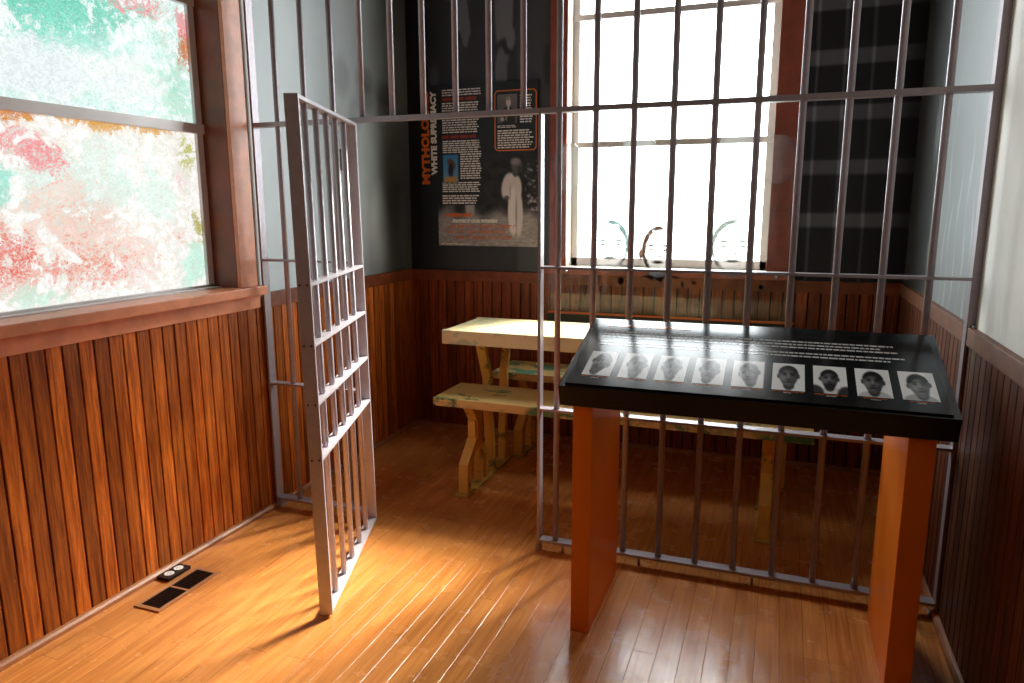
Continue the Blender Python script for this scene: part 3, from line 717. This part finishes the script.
raster('colour_picture', 26, 34, lambda s, t: pc(lerp(.288, .412, s), lerp(2.010, 1.812, t), .0009), art, 'print_matt', po, label='small blue picture with a brown shape')
b = MB(); w_ = .008; xa, xb, za, zb, rr = .686, .992, 2.020, 2.420, .03
def ring(x0, x1, z0, z1, r_, seg=6):
    pts = []
    for (cx, cz, a0) in ((x1 - r_, z1 - r_, 0), (x0 + r_, z1 - r_, 90), (x0 + r_, z0 + r_, 180), (x1 - r_, z0 + r_, 270)):
        for k in range(seg + 1): a = math.radians(a0 + 90 * k / seg); pts.append((cx + r_ * math.cos(a), cz + r_ * math.sin(a)))
    return pts
o_, i_ = ring(xa, xb, za, zb, rr), ring(xa + w_, xb - w_, za + w_, zb - w_, rr - w_)
for k in range(len(o_)):
    q = (k + 1) % len(o_); b.poly([pc(*o_[k], .0006), pc(*o_[q], .0006), pc(*i_[q], .0006), pc(*i_[k], .0006)], 'ink_orange')
b.build('orange_border', po)
for (tx, x, z, wd, m) in (('IF WE DO NOT', .302, 1.574, .210, 'ink_orange'), ('PROTECT OUR WOMEN', .355, 1.532, .350, 'ink_white')):
    text_mesh('quote_lettering', tx, .03, m, po, tm(x, z, False, .0012), bold=.0030, shear=.2, fit=(wd, .026))
for (x, z, wd) in ((.335, 1.494, .50), (.297, 1.456, .47), (.380, 1.416, .43)):
    b = MB(); greek(b, lambda s, t: pc(s + .012 * ((-t - z) / .026), -t, .0012), x, x + wd, -z - .026, -z, 1, 'ink_orange', rnd, 0, 1.0, .07, letters=.017); b.build('quote_text', po)
b = MB(); greek(b, pl, .262, .48, -1.385, -1.378, 1, 'ink_pale', rnd, 0, .9, .05); b.build('credit_text', po)

# ------------------------------------------------------------------ clear acrylic figure panel in front of the window
ac = thing('hanging_acrylic_panel', 'clear acrylic panel with faint printed group portrait, cut around heads, before the bright window', 'acrylic panel', (1.89, 1.592, .87))
tilt = math.radians(1.4)
AO = Vector((1.89, 1.592, .87))
ac.rotation_euler = (tilt, 0, 0)
XA, XB = 1.098, 2.682
heads = [(1.235, 1.90, .115, .155), (1.70, 1.95, .125, .15), (2.30, 1.945, .13, .155), (2.535, 1.92, .115, .145)]
def top(x):
    z = 1.60
    for (cx, cz, rx, rz) in heads:
        d = abs(x - cx)
        if d < rx: z = max(z, cz + rz * math.sqrt(1 - (d / rx) ** 2))
        sh = abs(x - cx)
        if sh < .27: z = max(z, 1.775 - .45 * max(0, sh - .10) ** 1.3 + .05 * (1 - sm(0, .16, sh)))
    return z
pts = [(XA, .935), (XB, .935)]
N_ = 120
for k in range(N_ + 1): x = lerp(XB, XA, k / N_); pts.append((x, top(x)))
t = NT('acrylic'); tr = t.n('ShaderNodeBsdfTransparent'); tr.inputs[0].default_value = (.95, .965, .96, 1)
gl = t.n('ShaderNodeBsdfGlossy'); gl.inputs['Roughness'].default_value = .015; gl.inputs[0].default_value = (1, 1, 1, 1)
fr = t.n('ShaderNodeFresnel'); fr.inputs[0].default_value = 1.38
mx = t.n('ShaderNodeMixShader'); t.l(t.math('MULTIPLY', fr.outputs[0], t.math('SUBTRACT', 1.0, t.n('ShaderNodeNewGeometry').outputs['Backfacing'])), mx.inputs[0]); t.l(tr.outputs[0], mx.inputs[1]); t.l(gl.outputs[0], mx.inputs[2]); t.l(mx.outputs[0], t.out.inputs[0]); M['acrylic'] = t.m
b = MB(); b.prism([Vector((x, 1.592, z)) - AO for x, z in pts], (0, .006, 0), 'acrylic'); sh = b.build('sheet', ac)
MB().box(XA, XB, 1.575, 1.615, .868, .925, 'foot_black', .002).xf(Matrix.Translation(-AO)).build('base_strip', ac, label='black base strip')
b = MB(); b.box(XA, XB, 1.586, 1.604, .925, .937, 'ink_orange', .001).xf(Matrix.Translation(-AO)); b.build('edge_strip', ac, label='orange bottom edge')
for x in (XA + .12, XB - .12):
    for z in (.90, 1.21): MB().cyl((x, 1.60, z), (x, D - .016, z), .009, 'steel', 12).xf(Matrix.Translation(-AO)).build('standoff', ac)
t = NT('film_print'); a = t.n('ShaderNodeVertexColor', layer_name='print')
tr = t.n('ShaderNodeBsdfTransparent'); t.l(a.outputs[0], tr.inputs[0])
tl = t.n('ShaderNodeBsdfTranslucent'); tl.inputs[0].default_value = (.85, .86, .85, 1)
mx = t.n('ShaderNodeMixShader'); t.l(a.outputs[1], mx.inputs[0]); t.l(tr.outputs[0], mx.inputs[1]); t.l(tl.outputs[0], mx.inputs[2]); t.l(mx.outputs[0], t.out.inputs[0]); M['film_print'] = t.m
faces = [(1.525, 1.40, .125, .160, 0), (1.838, 1.37, .105, .150, 1), (2.30, 1.40, .135, .165, 2)]
def film(s, t):
    x, z = lerp(XA, XB, s), lerp(2.11, .94, t)
    c = [.95, .955, .95]; al = .0
    for (cx, cz, rx, rz) in heads:
        k = max(ell(x, z, cx, cz, rx, rz, .04), .2 * ell(x, z, cx, 1.55, .24, .25, .06)); al = lerp(al, .035 if 1.4 < cx < 2.4 else .018, k)
        o1 = ell(x, z, cx, cz, rx, rz, .05) - ell(x, z, cx, cz - .01, rx * .88, rz * .92, .08); c = [q * (1 - .2 * max(0, o1)) for q in c]
    for (cx, cz, rx, rz, kind) in faces:
        k = ell(x, z, cx, cz, rx, rz, .05); al = lerp(al, .05, k)
        side = sm(-.55, .35, ((x - cx) / rx if kind == 0 else -(x - cx) / rx) + .35 * (z - cz) / rz)
        rim = side * max(0, k - ell(x, z, cx + (.014 if kind else -.014), cz - .018, rx * (.84 if kind == 1 else .90), rz * .89, .12))
        tone = ((.12, .17, .155), (.13, .05, .022), (.15, .17, .13))[kind]
        amt = min(1.0, rim * (1.25 if kind == 1 else 1.18) * (.88 + .30 * grain(x * 1.0, z * 1.0, 55)))
        c = [lerp(q, tn * (.14 if kind == 1 else .30), amt) for q, tn in zip(c, tone)]; al = lerp(al, .0, amt)
        ft = 0.0                                        # brows, eyes, nose and mouth, thin ink
        for sd in (-1, 1): ft = max(ft, ell(x, z, cx + sd * rx * .42, cz + rz * .16, rx * .26, rz * .060, .6), ell(x, z, cx + sd * rx * .42, cz - rz * .02, rx * .18, rz * .065, .6))
        ft = max(ft, .9 * ell(x, z, cx + rx * .10, cz - rz * .28, rx * .20, rz * .06, .6), ell(x, z, cx, cz - rz * .55, rx * .34, rz * .07, .6))
        c = [lerp(q, tn * (.26 if kind == 1 else .36), min(1, 1.1 * ft)) for q, tn in zip(c, tone)]; al = lerp(al, .0, ft)
        if kind == 1:
            e = ell(x, z, cx - rx * 1.03, cz - .03, .018, .035, .3) + ell(x, z, cx - .02, cz - .02, .02, .008, .4) + ell(x, z, cx - .005, cz - .17, .06, .03, .3); e = min(1, e); c = [lerp(q, tn * .15, e) for q, tn in zip(c, tone)]
        e = (1.0 if kind == 1 else .45) * ell(x, z, cx, cz - rz * 1.02, rx * .5, .03, .3); c = [lerp(q, .03, .7 * e) for q in c]; al = lerp(al, .02, .7 * e)
    for (dx, dz, rx, rz) in ((1.86, 1.175, .014, .014), (2.075, 1.165, .014, .014), (2.48, 1.15, .014, .014), (1.78, 1.195, .04, .006), (1.95, 1.195, .03, .006), (2.0, 1.15, .008, .02), (1.60, 1.16, .02, .025)):
        e = ell(x, z, dx, dz, rx, rz, .3); c = [lerp(q, .02, e) for q in c]; al = lerp(al, .0, e)
    return (c[0], c[1], c[2], al)
raster('figure_print', 280, 207, lambda s, t: Vector((lerp(XA, XB, s), 1.5985, lerp(2.11, .94, t))) - AO, film, 'film_print', ac, keep=lambda s, t: lerp(2.11, .94, t) < top(lerp(XA, XB, s)) - .006, label='faint printed heads and shoulders')

# ------------------------------------------------------------------ floor register and floor outlet
vn = thing('floor_register', 'tan metal floor vent with dark louvres beside the left wall', 'floor vent', (.20, -.903, 0))
VO = Vector((-.20, .903, 0)); x0, x1, y0, y1 = .132, .270, -1.078, -.727; bx = .019
b = MB()
for q in ((x0, x1, y0, y0 + bx), (x0, x1, y1 - bx, y1), (x0, x0 + bx, y0 + bx, y1 - bx), (x1 - bx, x1, y0 + bx, y1 - bx), (x0 + bx, x1 - bx, -.908, -.897)):
    b.box(*q, .0005, .0065, 'brass_tan', .001)
b.xf(Matrix.Translation(VO)).build('frame', vn)
MB().box(x0 + bx - .002, x1 - bx + .002, y0 + bx - .002, y1 - bx + .002, .0005, .0012, 'vent_dark').xf(Matrix.Translation(VO)).build('backing', vn)
b = MB(); yy = y0 + bx + .005
while yy < y1 - bx - .004:
    if abs(yy + .9025) > .009: b.prism([(x0 + bx, yy, .0015), (x0 + bx, yy + .0025, .0015), (x0 + bx, yy + .0045, .0055), (x0 + bx, yy + .002, .0055)], (x1 - x0 - 2 * bx, 0, 0), 'dark_metal')
    yy += .0108
b.xf(Matrix.Translation(VO)).build('louvres', vn)
ot = thing('floor_outlet', 'small dark floor outlet box with two white sockets between vent and left wall', 'electrical outlet', (.078, -.807, 0))
OO = Vector((-.078, .807, 0))
MB().box(.044, .112, -.872, -.742, 0, .016, 'dark_metal', .003).xf(Matrix.Translation(OO)).build('box', ot)
for yy in (-.834, -.780):
    b = MB(); b.cyl((.078, yy, .015), (.078, yy, .0185), .0205, 'socket_white', 24)
    for dx in (-.006, .006): b.box(.078 + dx - .001, .078 + dx + .001, yy - .004, yy + .004, .0184, .0188, 'vent_dark')
    b.cyl((.078, yy - .011, .0184), (.078, yy - .011, .0188), .0022, 'vent_dark', 10)
    b.xf(Matrix.Translation(OO)).build('socket', ot)

# ------------------------------------------------------------------ daylight
wd = bpy.data.worlds.new('overcast_sky'); S.world = wd; wd.use_nodes = True
nt = wd.node_tree; nt.nodes.clear()
ow = nt.nodes.new('ShaderNodeOutputWorld'); bg = nt.nodes.new('ShaderNodeBackground')
tc = nt.nodes.new('ShaderNodeTexCoord'); sp = nt.nodes.new('ShaderNodeSeparateXYZ'); nt.links.new(tc.outputs['Generated'], sp.inputs[0])
mr = nt.nodes.new('ShaderNodeMapRange'); mr.inputs[1].default_value = -.15; mr.inputs[2].default_value = .35
SKY = 18.0
mr.inputs[3].default_value = SKY * .55; mr.inputs[4].default_value = SKY          # snow-bright ground below, brighter overcast above
nt.links.new(sp.outputs[2], mr.inputs[0]); nt.links.new(mr.outputs[0], bg.inputs[1])
bg.inputs[0].default_value = (.93, .97, 1.0, 1); nt.links.new(bg.outputs[0], ow.inputs[0])
li = bpy.data.lights.new('window_daylight', 'AREA'); li.shape = 'RECTANGLE'; li.size = BW['x1'] - BW['x0']; li.size_y = BW['z1'] - BW['z0']
lo = bpy.data.objects.new('window_daylight', li); COL.objects.link(lo)
lo.location = ((BW['x0'] + BW['x1']) / 2, D + T + .01, (BW['z0'] + BW['z1']) / 2); lo.rotation_euler = (-math.pi / 2, 0, 0)
li.cycles.is_portal = True
su_ = bpy.data.lights.new('hazy_sun', 'SUN'); su_.energy = 18.5; su_.angle = math.radians(15); su_.color = (1.0, .95, .86)
so_ = bpy.data.objects.new('hazy_sun', su_); COL.objects.link(so_); so_.location = (3, 6, 6)
el = math.radians(40.5); az = Vector((-.41, -.912))
so_.rotation_euler = Vector((az.x * math.cos(el), az.y * math.cos(el), -math.sin(el))).to_track_quat('-Z', 'Y').to_euler()

# ------------------------------------------------------------------ colour management, sampling helpers
vs = S.view_settings; vs.view_transform = 'Standard'; vs.look = 'None'; vs.exposure = 0.0; vs.gamma = 1.0; vs.use_curve_mapping = False
S.cycles.max_bounces = 8; S.cycles.diffuse_bounces = 5; S.cycles.glossy_bounces = 4; S.cycles.transparent_max_bounces = 16; S.cycles.transmission_bounces = 6
S.cycles.caustics_reflective = False; S.cycles.caustics_refractive = False
S.cycles.use_denoising = True; S.cycles.sample_clamp_indirect = 12.0
